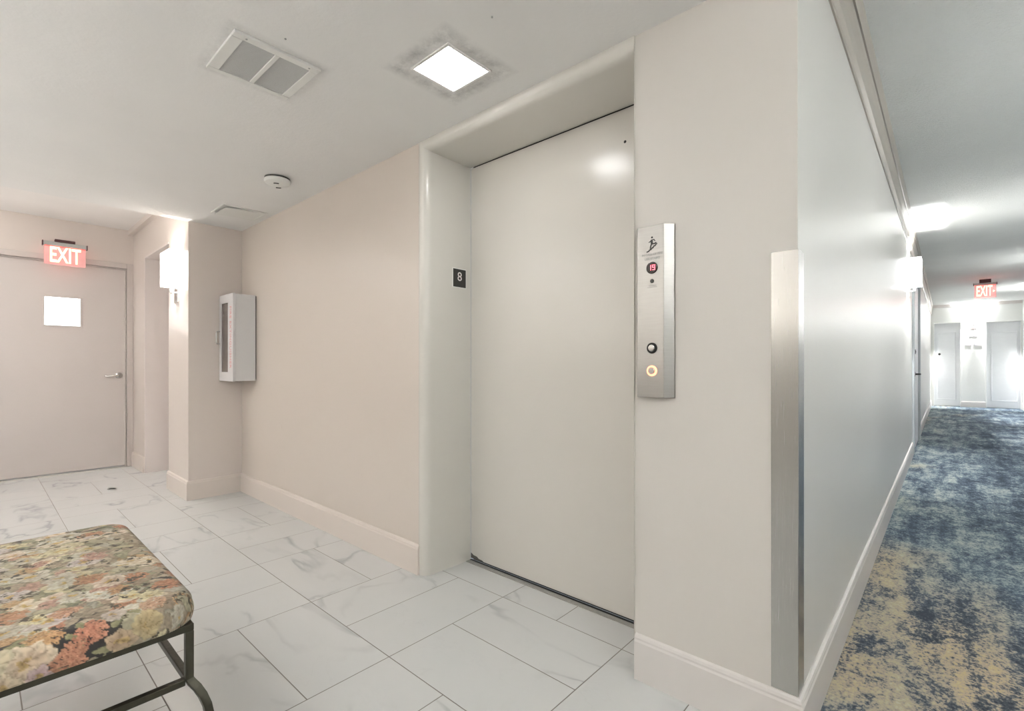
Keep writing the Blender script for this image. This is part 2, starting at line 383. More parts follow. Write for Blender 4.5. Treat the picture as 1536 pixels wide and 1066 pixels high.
# elevator door
xdl, xdr, zdt = X1+.052, X2-.004, H-.053
ed = empty('door_1', (-1.4, 1.80, 0), 'tall cream elevator door, single sliding panel, shut', 'elevator door', kind='structure')
def child(o): o.location = o.location; return o
def part(name, bm, mat, root, **k):
    """mesh given in world space, attached under root"""
    off = root.matrix_world.translation if False else Vector(root.location)
    if root.parent: off = off+Vector(root.parent.location)
    bmesh.ops.translate(bm, verts=bm.verts, vec=-off)
    return link(name, bm, mat, root, **k)
leaf = part('door_panel', boxes((xdl+.005, -.70, 1.803, 1.833, .014, zdt-.006)), M['elev_door'], ed, bevel=.002)
part('door_shadow_gap', boxes((xdl-.01, -.78, 1.836, 1.86, -.01, H)), M['black'], ed)
part('door_sill', boxes((xdl, X2-.004, 1.770, 1.7975, -.01, .0025)), simple('worn_sill_metal', srgb(158,156,150), .5, .2, var=.2, vscale=60), ed)
part('sill_slot', boxes((xdl, X2-.004, 1.7990, 1.812, -.01, .0028)), M['black'], ed)
bm = bmesh.new(); lathe(bm, [(.0, -.001), (.006, -.001), (.005, .002), (0.001, .002)], 16, (-.99, 1.803, 1.981), 'y')
part('door_keyhole', bm, M['black'], ed)
sc = bmesh.new(); random.seed(3)
pts = [(0, 0), (.10, 0), (.085, .006), (.06, .008), (.045, .016), (.02, .018), (.0, .028)]
prism(sc, pts, (1,0,0), (0,0,1), (0,-1,0), (xdl+.006, 1.803, .014), .0006)
part('door_scuff', sc, simple('scuffed_dark_steel', srgb(70,66,60), .5, .3, var=.5, vscale=120), ed)

# exit door on the left
ex = empty('door_2', (XE-.03, .55, 0), 'grey exit door with a small bright window and lever handle', 'door', kind='structure')
part('door_panel', boxes((XE-.075, XE-.03, y0d+.004, y1d-.004, .012, zd-.004)), M['door_exit'], ex, bevel=.002)
bm = bmesh.new()
fw = .055
for (a, b, zz0, zz1) in ((y1d, y1d+fw, 0, zd+fw), (y0d-fw, y0d, 0, zd+fw), (y0d, y1d, zd, zd+fw)): box(bm, XE-.1, XE+.012, a, b, zz0, zz1)
box(bm, XE-.1, XE-.01, y1d-.012, y1d, 0, zd); box(bm, XE-.1, XE-.01, y0d, y1d, zd-.012, zd)
part('door_frame', bm, M['door_frame'], ex, bevel=.003)
wy0, wy1, wz0, wz1 = .452, .706, 1.437, 1.705
wf = part('door_window', boxes((XE-.035, XE-.024, wy0-.014, wy1+.014, wz0-.014, wz0), (XE-.035, XE-.024, wy0-.014, wy1+.014, wz1, wz1+.014), (XE-.035, XE-.024, wy0-.014, wy0, wz0, wz1), (XE-.035, XE-.024, wy1, wy1+.014, wz0, wz1)), M['door_exit'], ex, bevel=.002)
g = link('window_pane', boxes((XE-.032, XE-.028, wy0, wy1, wz0, wz1)), M['litglass']); g.parent = wf; g.location = -Vector(ex.location)
hd = bmesh.new(); lathe(hd, [(.0, 0), (.032, 0), (.032, .006), (.028, .012), (.012, .014), (.011, .05), (.0, .052)], 28, (XE-.03, 1.005, .945), 'x')
tube(hd, [(XE+.018, 1.005, .945), (XE+.024, .98, .948), (XE+.024, .94, .946), (XE+.022, .91, .938), (XE+.022, .885, .944)], .0095, 10)
part('door_handle', hd, M['chrome'], ex, smooth=True)
part('door_threshold', boxes((XE-.09, XE+.02, y0d, y1d, 0, .006)), M['sill_light'], ex)
# recessed closet door in the alcove wall
cd = empty('door_3', (-5.4, 1.33, 0), 'pale recessed door beside the sconce pier', 'door', kind='structure')
part('door_panel', boxes((-5.83, -4.973, 1.335, 1.375, .01, 2.10)), M['door_pale'], cd)
part('door_frame', boxes((-5.836, -5.820, YB-.002, 1.334, 0, 2.11), (-5.82, -4.975, YB-.002, 1.334, 2.094, 2.112)), M['door_pale'], cd, bevel=.002)
# side door in the corridor wall
sd = empty('door_4', (X5, 8.1, 0), 'pale door in the corridor wall past the sconce with dark lock and lever', 'door', kind='structure')
part('door_panel', boxes((X5, X5+.006, 7.50, 8.82, .01, 2.10)), M['door_corr'], sd)
part('door_casing', boxes((X5, X5+.022, 7.38, 7.50, 0, 2.16), (X5, X5+.030, 8.82, 8.96, 0, 2.16), (X5, X5+.026, 7.5, 8.82, 2.10, 2.16)), simple('casing_grey', srgb(176,182,184), .4), sd, bevel=.003)
bm = bmesh.new(); lathe(bm, [(0,0),(.03,0),(.03,.012),(.012,.016),(.0,.018)], 20, (X5+.006, 7.75, 1.215), 'x'); part('deadbolt', bm, M['blackp'], sd)
bm = bmesh.new(); lathe(bm, [(0,0),(.03,0),(.03,.01),(.011,.012),(.011,.05),(0,.052)], 20, (X5+.006, 7.75, .94), 'x'); tube(bm, [(X5+.055,7.75,.94),(X5+.058,7.84,.94),(X5+.056,7.88,.935)], .011, 8)
part('door_handle', bm, M['blackp'], sd)
# far doors with inset panels
def far_door(name, xa, xb, zt, px0, px1, label):
    r = empty(name, ((xa+xb)/2, YE+.08, 0), label, 'door', kind='structure')
    part('door_panel', boxes((xa, xb, YE+.08, YE+.12, .01, zt)), M['door_corr'], r)
    t = .018; za, zb = .17, zt-.24
    part('door_molding', boxes((px0, px1, YE+.066, YE+.08, za, za+t), (px0, px1, YE+.066, YE+.08, zb-t, zb), (px0, px0+t, YE+.066, YE+.08, za+t, zb-t), (px1-t, px1, YE+.066, YE+.08, za+t, zb-t)), M['door_corr'], r, bevel=.004)
    part('door_casing', boxes((xa-.03, xa, YE-.012, YE+.0, 0, zt+.03), (xb, xb+.03 if xb < 1 else xb+.02, YE-.012, YE, 0, zt+.03), (xa, xb, YE-.012, YE, zt, zt+.03)), M['wall_far'], r, bevel=.003)
    return r
fd = far_door('door_5', -.24, .25, 2.10, -.18, .17, 'left white panelled door at the far end of the corridor, with a dark viewer')
bm = bmesh.new(); lathe(bm, [(0,0),(.028,0),(.026,-.012),(0,-.014)], 18, (-.14, YE+.08, 1.32), 'y'); part('door_viewer', bm, M['blackp'], fd)
far_door('door_6', .72, 1.30, 2.08, .80, 1.25, 'right white panelled door at the far end of the corridor')

# ------------------------------------------------------------------ steel corner guard
bm = bmesh.new()
prism(bm, [(-.066,-.0025),(.0025,-.0025),(.0025,.064),(0.0003,.064),(.0003,-.0003),(-.066,-.0003)], (1,0,0), (0,1,0), (0,0,1), (X5, D, .153), 1.222)
o = link('corner_guard', bm, M['steel_v'], bevel=.0008); tag(o, 'tall brushed steel guard wrapped around the corner where lobby meets corridor', 'corner guard')

# ------------------------------------------------------------------ hall call panel
cp = empty('call_panel', (-.714, D, .951), 'vertical stainless elevator call panel with red display, screwed to the column', 'call panel')
bm = bmesh.new()
prism(bm, [(-.066, 0), (-.052, -.030), (.041, -.030), (.066, -.006), (.066, 0)], (1,0,0), (0,1,0), (0,0,1), (-.714, D, .952), .560)
part('faceplate', bm, M['steel'], cp, bevel=.0015)
yp = D-.030; xc = -.713
def pc(name, bm, mat, **k): return part(name, bm, mat, cp, **k)
# person running down stairs
def capsule(p, q, r):
    d = (Vector(q)-Vector(p)); a0 = math.atan2(d.y, d.x); n = 6; out = []
    for i in range(n+1): a = a0-math.pi/2+math.pi*i/n; out.append((q[0]+r*math.cos(a), q[1]+r*math.sin(a)))
    for i in range(n+1): a = a0+math.pi/2+math.pi*i/n; out.append((p[0]+r*math.cos(a), p[1]+r*math.sin(a)))
    return out
bm = bmesh.new(); o_ = (xc, yp-.0002, 1.452); k_ = .0029
limbs = [((-.6,3.6),(-.2,.2),1.35), ((-.2,4.3),(2.2,4.6),.55), ((2.2,4.6),(3.4,2.9),.5), ((-.6,4.2),(-2.6,2.6),.55), ((-2.6,2.6),(-3.6,2.2),.5),
         ((-.2,0),(2.6,-.2),.75), ((2.6,-.2),(4.6,.6),.75), ((-.6,.2),(-1.8,-3.2),.75), ((-1.8,-3.2),(-2.2,-5.0),.6)]
for i, (p, q, r) in enumerate(limbs):
    prism(bm, [(a*k_, b*k_) for a, b in capsule(p, q, r)], (1,0,0), (0,0,1), (0,-1,0), (o_[0], o_[1]-.00005*i, o_[2]), .0004)
prism(bm, [(a*k_, b*k_) for a, b in disc(1.15, 18, -.1, 7.2)], (1,0,0), (0,0,1), (0,-1,0), o_, .0004)
st = [(-6.6,-7.8),(-4.2,-7.2),(-4.0,-6.2),(-1.4,-5.4),(-1.2,-4.4),(1.0,-3.6),(1.2,-2.4),(3.4,-1.8),(3.6,-.8),(6.2,.2),(6.0,-1.2),(4.6,-1.8),(4.4,-2.9),(2.2,-3.6),(2.0,-4.8),(-.4,-5.6),(-.6,-6.6),(-3.2,-7.4),(-3.4,-8.4),(-6.6,-9.2)]
prism(bm, [(a*k_, b*k_) for a, b in st], (1,0,0), (0,0,1), (0,-1,0), o_, .0004)
pc('fire_exit_pictogram', bm, M['black'])
bm = text_bm('IN CASE OF FIRE', .0098, .0004, (xc, yp-.0001, 1.418), (1,0,0), (0,0,1), (0,-1,0), bold=.0004)
b3 = text_bm('USE STAIRS', .0105, .0004, (xc, yp-.0001, 1.404), (1,0,0), (0,0,1), (0,-1,0), bold=.0004)
for b in (b3,):
    me = bpy.data.meshes.new('x'); b.to_mesh(me); bm.from_mesh(me); b.free()
pc('etched_text', bm, M['etch'])
bm = bmesh.new(); lathe(bm, [(0,0),(.0195,0),(.0195,-.002),(.0175,-.003),(0,-.003)], 40, (xc, yp, 1.374), 'y')
ds = pc('display', bm, simple('display_lens', srgb(28,8,8), .12))
def seg7(bm, ch, ox, oz, wd, ht, t):
    segs = {'1':'bc', '9':'abcdfg'}[ch]; h2 = ht/2
    R = {'a':(0,wd,ht-t,ht),'b':(wd-t,wd,h2,ht),'c':(wd-t,wd,0,h2),'d':(0,wd,0,t),'f':(0,t,h2,ht),'g':(0,wd,h2-t/2,h2+t/2)}
    for s in segs:
        a, b, c, d = R[s]; box(bm, ox+a, ox+b, yp-.0036, yp-.0028, oz+c, oz+d)
bm = bmesh.new(); seg7(bm, '1', xc-.009, 1.366, .007, .017, .0022); seg7(bm, '9', xc+.002, 1.366, .0095, .017, .0022)
dg_ = part('display_digits', bm, emissive('red_digits', (1, .12, .16), 2.2), cp)
bm = bmesh.new(); lathe(bm, [(0,0),(.0065,0),(.0065,-.002),(.005,-.0035),(0,-.0035)], 24, (xc, yp, 1.331), 'y'); box(bm, xc-.0008, xc+.0008, yp-.0042, yp-.003, 1.327, 1.335)
pc('key_switch', bm, M['blackp'])
bm = bmesh.new(); random.seed(5)
for z, wd in ((1.3165, .012), (1.3110, .016)):
    x = xc-wd
    while x < xc+wd:
        l_ = random.uniform(.0015, .004); box(bm, x, x+l_, yp-.0004, yp, z-.0012, z+.0012); x += l_+.001
pc('engraved_caption', bm, M['etch'])
def button(z, ringmat, label=None):
    bm = bmesh.new(); lathe(bm, [(.0,0),(.0175,0),(.0175,-.003),(.0150,-.005),(.0125,-.005),(.0118,-.003),(0,-.003)], 36, (xc, yp, z), 'y')
    b = pc('call_button', bm, ringmat, smooth=False)
    bm = bmesh.new(); lathe(bm, [(0,-.003),(.0113,-.003),(.0110,-.0062),(.009,-.0072),(0,-.0074)], 32, (xc, yp, z), 'y')
    c = link('button_cap', bm, M['chrome'], b, smooth=False); c.location = -Vector(cp.location)
    return b
button(1.113, M['black'])
b = button(1.039, emissive('lit_button_ring', (1, .38, .22), 1.3)); b['label'] = 'round call button with lit orange ring'

# ------------------------------------------------------------------ floor number sign
fs = empty('floor_number_sign', (xdl, 1.722, 1.516), 'small black floor number sign on the cream elevator jamb', 'sign')
xs = X1+.052
part('sign_border', boxes((xs, xs+.0030, 1.673, 1.771, 1.464, 1.568)), M['white'], fs, bevel=.0012)
part('sign_plate', boxes((xs+.0028, xs+.0042, 1.6775, 1.7665, 1.4685, 1.5635)), M['blackp'], fs, bevel=.0006)
part('digit', text_bm('8', .066, .001, (xs+.0042, 1.722, 1.522), (0,1,0), (0,0,1), (1,0,0)), M['white'], fs)

# ------------------------------------------------------------------ fire extinguisher cabinet
fc = empty('fire_extinguisher_cabinet', (-4.235, D, .93), 'white surface-mounted fire extinguisher cabinet with narrow dark window, hung by the wall corner', 'cabinet')
cx0, cx1, cy, cz0, cz1 = -4.390, -4.082, 1.352, .930, 1.612
bm = boxes((cx0+.004, cx1-.004, cy, D-.006, cz0, cz1-.004)); part('cabinet_body', bm, M['cab'], fc, bevel=.004)
part('mounting_plate', boxes((cx0+.01, cx1-.01, D-.006, D, cz0+.01, cz1-.01)), M['blackp'], fc)  # black slab stands in for the dark gap between cabinet and wall
wx0, wx1, wz0_, wz1_ = -4.345, -4.195, 1.00, 1.545
dr = part('cabinet_door', boxes((cx0, wx0, cy-.018, cy, cz0-.002, cz1), (wx1, cx1, cy-.018, cy, cz0-.002, cz1), (wx0, wx1, cy-.018, cy, cz0-.002, wz0_), (wx0, wx1, cy-.018, cy, wz1_, cz1)), M['cab'], fc)
def sub(name, bm, mat, p, root, **k):
    o = link(name, bm, mat, p, **k); o.location = -Vector(root.location); return o
sub('window_glass', boxes((wx0, wx1, cy-.013, cy-.010, wz0_, wz1_)), M['cabwin'], dr, fc)
bm = bmesh.new(); hx = cx0+.012
tube(bm, [(hx, cy-.018, 1.325), (hx, cy-.040, 1.325), (hx, cy-.045, 1.318), (hx, cy-.045, 1.232), (hx, cy-.040, 1.225), (hx, cy-.018, 1.225)], .0045, 8)
sub('door_handle', bm, M['chrome'], dr, fc, smooth=True)
sub('lettering', text_bm('FIRE EXTINGUISHER', .052, .0008, (-4.138, cy-.018, 1.272), (0,0,-1), (1,0,0), (0,-1,0), spacing=1.05), M['redtxt'], dr, fc)

# ------------------------------------------------------------------ sconces
def sconce(x, y, z, axis, mat, label, group=None, w_=.27, d_=.085, h_=.275, bulb=P_SCONCE, plate_w=.105, col=(1,.95,.88)):
    """axis: direction the sconce faces (unit plan vector); x,y on the wall, z = shade bottom"""
    r = empty('wall_sconce', (x, y, z), label, 'wall lamp', group)
    nx, ny = axis; tx, ty = -ny, nx                     # normal and tangent
    def P(t, n, zz): return (tx*t+nx*n, ty*t+ny*n, zz)
    def bx(bm, t0, t1, n0, n1, z0, z1):
        v = [bm.verts.new(P(t, n, zz)) for zz in (z0, z1) for t, n in ((t0,n0),(t1,n0),(t1,n1),(t0,n1))]
        for f in ((0,3,2,1),(4,5,6,7),(0,1,5,4),(1,2,6,5),(2,3,7,6),(3,0,4,7)): bm.faces.new([v[i] for i in f])
    bm = bmesh.new(); bx(bm, -plate_w/2, plate_w/2, 0, .012, -.135, .05); link('backplate', bm, M['chrome'], r, bevel=.002)
    bm = bmesh.new(); tube(bm, [P(0,.012,-.055), P(0,.050,-.055)], .008, 8); tube(bm, [P(0,.050,-.055), P(0,.050,.03)], .011, 12)
    link('arm', bm, M['chrome'], r)
    t = .003; a = w_/2; n0, n1 = .004, .004+d_
    bm = bmesh.new(); bx(bm, -a, a, n1-t, n1, 0, h_); bx(bm, -a, -a+t, n0, n1-t, 0, h_); bx(bm, a-t, a, n0, n1-t, 0, h_); 
    link('lamp_shade', bm, mat, r)
    ld = bpy.data.lights.new('bulb', 'POINT'); ld.energy = bulb; ld.color = col; ld.shadow_soft_size = .018
    lo = bpy.data.objects.new('bulb', ld); COL.objects.link(lo); lo.parent = r; lo.location = P(0, n0+d_*.5, h_*.55)
    return r
sconce(-4.70, YB, 1.70, (0,-1), M['shade'], 'glowing box-shaped wall sconce on the pier beside the exit door')
sconce(X5, 6.62, 1.885, (1,0), M['shade_cool'], 'bright square sconce on the long corridor wall before the side door', w_=.26, d_=.105, h_=.28, plate_w=.1, col=(.995,.99,1), bulb=85)
sconce(.49, YE, 2.06, (0,-1), M['shade_cool'], 'glaring sconce high between the two far corridor doors', w_=.22, d_=.10, h_=.24, col=(.995,.99,1), bulb=420)
for yy, pw, lab in ((.5, 230, 'square sconce on the right corridor wall, level with the viewer'), (3.3, 260, 'square sconce on the right corridor wall, just past the lobby corner'),
                (6.4, 130, 'square sconce on the right corridor wall, opposite the glowing left-wall sconce'), (9.9, 180, 'square sconce on the right corridor wall before the hanging exit sign'), (13.6, 280, 'square sconce on the right corridor wall, the last before the far doors')):
    sconce(XR, yy, 1.885, (-1,0), M['shade_cool'], lab, 'sconces on the right corridor wall', w_=.26, d_=.105, h_=.28, col=(.995,.99,1), bulb=pw)  # unseen sconces added as fill, except the one before the exit sign

# ------------------------------------------------------------------ ceiling fixtures
def ceiling_panel(cx, cy, z, half, mat, label, name='ceiling_light', group=None, border=.05):
    r = empty(name, (cx, cy, z), label, 'ceiling light', group)
    b = half+border; t = .006
    bm = bmesh.new()
    for a in ((-b, b, -b, -half), (-b, b, half, b), (-b, -half, -half, half), (half, b, -half, half)): box(bm, a[0], a[1], a[2], a[3], -t, 0)
    link('fixture_frame', bm, M['fixture'], r, bevel=.002)
    bm = boxes((-half, half, -half, half, -.0045, -.002)); link('diffuser', bm, mat, r)
    return r
ceiling_panel(-1.396, 1.209, H, .098, M['led'], 'small square recessed light, lit, in the ceiling by the elevator', border=.012)
for x, lab in ((-1.6, 'square light panel in the lobby ceiling above the bench end nearer the corridor'), (-3.4, 'square light panel in the lobby ceiling, farther from the corridor')):  # added out of view to raise the lobby's overall brightness
    ceiling_panel(x, -.85, H, .3, M['panel'], lab, group='light panels behind the viewer')
M['panel_alcove'] = emissive('alcove_panel_diffuser', (1, .975, .955), L_FILL_PANEL*2.6)
ceiling_panel(-5.4, -.7, HA, .3, M['panel_alcove'], 'square light panel in the alcove ceiling behind the viewer')  # unseen panel added to brighten the alcove
ceiling_panel(.5, -1.3, HC, .3, M['panel_corr'], 'square light panel in the corridor ceiling behind the viewer')  # unseen panel added as corridor fill

# added fill: unseen upward wall troughs behind the viewer, to brighten the ceilings
M['cove'] = emissive('uplight_diffuser', (.995, .992, .985), L_FILL_COVE)
def uplight(x0, x1, y0, y1, z, label, group=None):
    r = empty('wall_uplight', ((x0+x1)/2, (y0+y1)/2, z), label, 'wall lamp', group)
    part('trough', boxes((x0, x1, y0, y1, z-.06, z-.04), (x0, x1, y0, y0+.01, z-.04, z), (x0, x1, y1-.01, y1, z-.04, z), (x0, x0+.01, y0+.01, y1-.01, z-.04, z), (x1-.01, x1, y0+.01, y1-.01, z-.04, z)), M['white'], r)
    part('diffuser', boxes((x0+.01, x1-.01, y0+.01, y1-.01, z-.04, z-.02)), M['cove'], r)
uplight(-3.9, -2.7, YK, YK+.14, 1.45, 'long white uplight trough on the wall behind the viewer, farther from the corridor')
uplight(-2.2, -1.0, YK, YK+.14, 1.45, 'long white uplight trough on the wall behind the viewer, nearer the corridor')
uplight(-6.1, -4.8, YK, YK+.14, 1.7, 'long white uplight trough on the back wall of the alcove')
uplight(XR-.14, XR, -1.6, -.4, 1.55, 'long white uplight trough on the right corridor wall behind the viewer')

# vent grille
vg = empty('ceiling_vent', (-1.909, .730, H), 'white ceiling vent with two square perforated grilles beside the lit square', 'vent')
vx0, vx1, vy0, vy1 = -2.058, -1.760, .580, .880
gx0, gx1 = -2.036, -1.791; ga, gb, gc, gd = .617, .724, .740, .850
part('vent_frame', boxes((vx0, gx0, vy0, vy1, H-.010, H), (gx1, vx1, vy0, vy1, H-.010, H), (gx0, gx1, vy0, ga, H-.010, H), (gx0, gx1, gb, gc, H-.010, H), (gx0, gx1, gd, vy1, H-.010, H)), M['white'], vg, bevel=.002)
for a, b in ((ga, gb), (gc, gd)):
    t = NT('perforated_grille') if 'perf' not in M else None
    if t:
        ch = t.n('ShaderNodeTexChecker'); t.l(t.coords(), ch.inputs['Vector']); ch.inputs['Scale'].default_value = 330
        ch.inputs['Color1'].default_value = (*srgb(200,201,200), 1); ch.inputs['Color2'].default_value = (*srgb(160,161,160), 1)
        t.l(ch.outputs['Color'], t.b.inputs['Base Color']); t.b.inputs['Roughness'].default_value = .6; M['perf'] = t.m
    part('grille', boxes((gx0, gx1, a, b, H-.006, H-.003)), M['perf'], vg)
for x, y in ((-1.775, .622), (-1.775, .84)):
    bm = bmesh.new(); lathe(bm, [(0,0),(.0035,0),(.003,-.002),(0,-.002)], 12, (x, y, H-.010)); part('screw', bm, M['greymetal'], vg)
# flush access hatch near the corner
ah = empty('access_hatch', (-3.87, 1.31, H), 'white ceiling hatch by the cabinet corner, edge hanging slightly open', 'hatch')
part('hatch_frame', boxes((-4.005, -3.985, 1.16, 1.46, H-.006, H), (-3.755, -3.735, 1.16, 1.46, H-.006, H), (-3.985, -3.755, 1.16, 1.178, H-.006, H), (-3.985, -3.755, 1.442, 1.46, H-.006, H)), M['white'], ah, bevel=.0015)
bm = bmesh.new(); prism(bm, [(1.18, H-.016), (1.442, H-.001), (1.442, H-.004), (1.18, H-.019)], (0,1,0), (0,0,1), (1,0,0), (-3.983, 0, 0), .226)
part('hatch_panel', bm, M['white'], ah)
# smoke detector
sm = empty('smoke_detector', (-2.985, 1.218, H), 'round white smoke detector on the lobby ceiling', 'smoke detector')
bm = bmesh.new(); lathe(bm, [(0,0),(.064,0),(.064,-.004),(0,-.004)], 48); link('detector_base', bm, M['white'], sm, smooth=False)
bm = bmesh.new(); lathe(bm, [(0,-.004),(.070,-.004),(.070,-.015),(0,-.015)], 48); link('detector_gap', bm, M['blackp'], sm)
bm = bmesh.new(); lathe(bm, [(0,-.014),(.071,-.014),(.073,-.022),(.068,-.034),(.050,-.043),(.030,-.046),(.0,-.046)], 48); c = link('detector_cover', bm, M['white'], sm, smooth=True)
m_ = c.modifiers.new('es', 'EDGE_SPLIT'); m_.split_angle = math.radians(40)
for a in (-.55, 2.6):
    bm = bmesh.new(); tube(bm, [(.040*math.cos(a+d), .040*math.sin(a+d), -.0465) for d in (-.35,-.17,0,.17,.35)], .003, 6)
    link('detector_vent', bm, M['blackp'], sm)
# small marks on the lobby ceiling
for (x, y) in ((-1.088, 1.115), (-1.689, .716)):
    bm = bmesh.new(); lathe(bm, [(0,0),(.0035,0),(.003,-.003),(0,-.003)], 10, (0,0,0)); o = link('ceiling_screw', bm, M['greymetal']); o.location = (x, y, H)
    tag(o, 'tiny dark screw head in the bare ceiling near the top of the picture' if x > -1.3 else 'tiny dark screw head in the ceiling just beside the vent', 'screw')

# ------------------------------------------------------------------ exit signs
t = NT('pink_acrylic'); tr = t.n('ShaderNodeBsdfTransparent'); mx = t.n('ShaderNodeMixShader')
tr.inputs[0].default_value = (1, .82, .82, 1); t.b.inputs['Base Color'].default_value = (*srgb(240,190,188), 1); t.b.inputs['Roughness'].default_value = .15
t.b.inputs['Emission Color'].default_value = (1, .58, .55, 1); t.b.inputs['Emission Strength'].default_value = .30
nz = t.noise(t.coords(), 20, 2); t.l(t.math('ADD', .34, t.math('MULTIPLY', nz, .1)), mx.inputs[0]); t.l(tr.outputs[0], mx.inputs[1]); t.l(t.b.outputs[0], mx.inputs[2]); t.l(mx.outputs[0], t.out.inputs[0])
M['acrylic'] = t.m
M['letters'] = emissive('exit_letters', (1, .86, .58), .95); M['redstrip'] = emissive('red_led_strip', (1, .06, .05), 1.2)
def exit_sign(o, U, N, wd, ht, label, mount, tilt=0, arrow=False, red=1.0, lsx=.95):
    r = empty('exit_sign', o, label, 'exit sign')
    U, N = Vector(U), Vector(N)
    def bx(bm, u0, u1, n0, n1, z0, z1):
        v = [bm.verts.new(U*u+N*n+Vector((0,0,zz))) for zz in (z0, z1) for u, n in ((u0,n0),(u1,n0),(u1,n1),(u0,n1))]
        for f in ((0,3,2,1),(4,5,6,7),(0,1,5,4),(1,2,6,5),(2,3,7,6),(3,0,4,7)): bm.faces.new([v[i] for i in f])
        return bm
    h = .038
    link('housing', bx(bmesh.new(), -wd/2, wd/2, -.02, .02, -h, 0), M['greymetal'], r, bevel=.003)
    for u0, u1 in ((-wd/2-.008, -wd/2), (wd/2, wd/2+.008)): link('end_cap', bx(bmesh.new(), u0, u1, -.022, .022, -h-.004, .004), M['brownmount'], r, bevel=.002)
    link('mount', bx(bmesh.new(), *mount), M['brownmount'], r, bevel=.002)
    link('light_strip', bx(bmesh.new(), -wd/2+.01, wd/2-.01, -.012, .012, -h-.003, -h), M['redstrip'], r)
    link('sign_panel', bx(bmesh.new(), -wd/2+.005, wd/2-.005, -.004, .004, -ht, -h-.003), M['acrylic'], r, bevel=.001)
    lz = (-ht-h)/2
    bm = text_bm('EXIT', (ht-h)*1.16, .002, Vector((0,0,lz))+N*.0045+U*(.0 if not arrow else -.012), U, (0,0,1), N, sx=lsx*wd/.31, bold=.004)
    link('lettering', bm, M['letters'], r)
    if arrow:
        bm = bmesh.new(); prism(bm, [(.0,-.022),(.026,0),(0,.022)], U, (0,0,1), N, U*(wd/2-.045)+Vector((0,0,lz))+N*.0045, .002); link('arrow', bm, M['letters'], r)
    ld = bpy.data.lights.new('glow', 'POINT'); ld.energy = red; ld.color = (1, .12, .1); ld.shadow_soft_size = .03
    lo = bpy.data.objects.new('glow', ld); COL.objects.link(lo); lo.parent = r; lo.location = N*.06+Vector((0,0,-ht-.01))
    return r
exit_sign((XE+.075, .587, 2.215), (0,1,0), (1,0,0), .305, .212, 'glowing pink exit sign mounted over the grey exit door on the left', (-.072, .072, -.055, .004, .004, .030), red=.05, lsx=.55)
exit_sign((.508, 12.0, 2.505), (1,0,0), (0,-1,0), .29, .262, 'small red and yellow exit sign hanging from the corridor ceiling', (-.075, .075, -.02, .02, .0, .064), arrow=True, red=1.0, lsx=.42)

# plaques on the far wall
for x0, x1, z0, z1, lab in ((.417, .559, 1.751, 1.889, 'square grey plaque under the far sconce, above the two small plates'), (.344, .452, 1.525, 1.608, 'left of the two small plates on the far wall between the doors'), (.50, .63, 1.522, 1.606, 'right of the two small plates on the far wall between the doors')):
    o = link('wall_plaque', boxes((x0, x1, YE-.008, YE, z0, z1)), simple('plaque_grey', srgb(176,174,178), .4), bevel=.002); tag(o, lab, 'plaque')

# scrap of paper on the floor
bm = bmesh.new()
a = [bm.verts.new(p) for p in ((-.05,-.025,.001),(.04,-.035,.001),(.055,.02,.012),(-.01,.03,.002))]; bm.faces.new(a)
ext = bmesh.ops.solidify(bm, geom=bm.faces[:], thickness=.001)
pp = empty('paper_scrap', (-5.31, .79, 0), 'small folded white and dark paper scrap on the tiles before the exit door', 'paper scrap')
link('paper_sheet', bm, M['white'], pp)
bm = bmesh.new(); a = [bm.verts.new(p) for p in ((.0,-.01,.003),(.045,-.03,.004),(.06,.022,.016),(.03,.03,.010))]; bm.faces.new(a); bmesh.ops.solidify(bm, geom=bm.faces[:], thickness=.001)
link('folded_corner', bm, M['black'], pp)

# ------------------------------------------------------------------ bench
BL, BW = .86, .50
bx_, by_ = -1.382, .367                       # right front corner of the bench
rot = math.radians(0.2)
bench = empty('upholstered_bench', (bx_-BL/2, by_-BW/2, 0), 'low bench with floral tapestry cushion on a dark iron frame, standing on the tiles', 'bench')
bench.rotation_euler = (0, 0, rot)
RT = .420; rb = .0088
hl, hw = BL/2-.012, BW/2-.012
bm = bmesh.new()
def bar(bm, p, q, r=rb): tube(bm, [p, q], r, sq=True)
bar(bm, (-hl-rb, hw, RT-rb), (hl+rb, hw, RT-rb)); bar(bm, (-hl-rb, -hw, RT-rb), (hl+rb, -hw, RT-rb))
bar(bm, (-hl, -hw, RT-rb), (-hl, hw, RT-rb)); bar(bm, (hl, -hw, RT-rb), (hl, hw, RT-rb))
link('seat_frame', bm, M['iron'], bench, bevel=.002)
JZ = .285
for sx in (1, -1):
    for sy in (1, -1):
        bm = bmesh.new(); P = [(sx*hl, sy*hw, RT-2*rb), (sx*hl, sy*hw, JZ+.02), (sx*hl, sy*hw, JZ)]
        for (dd, z) in ((.006, JZ-.010), (.020, JZ-.024), (.033, JZ-.043), (.044, JZ-.067), (.050, JZ-.095), (.052, JZ-.13), (.048, JZ-.17), (.040, JZ-.21), (.036, JZ-.245), (.040, .012)):
            P.append((sx*(hl+dd*.7), sy*(hw+dd*.7), z))
        tube(bm, P, rb*1.02, sq=True)
        link('leg', bm, M['iron'], bench, bevel=.002)
for sx in (1, -1):
    bm = bmesh.new(); bar(bm, (sx*hl, -hw+rb, JZ-.004), (sx*hl, hw-rb, JZ-.004), rb*.95); link('stretcher', bm, M['iron'], bench, bevel=.002)
for sy in (1, -1):
    bm = bmesh.new(); bar(bm, (-hl+rb, sy*hw, JZ-.004), (hl-rb, sy*hw, JZ-.004), rb*.95); link('stretcher', bm, M['iron'], bench, bevel=.002)

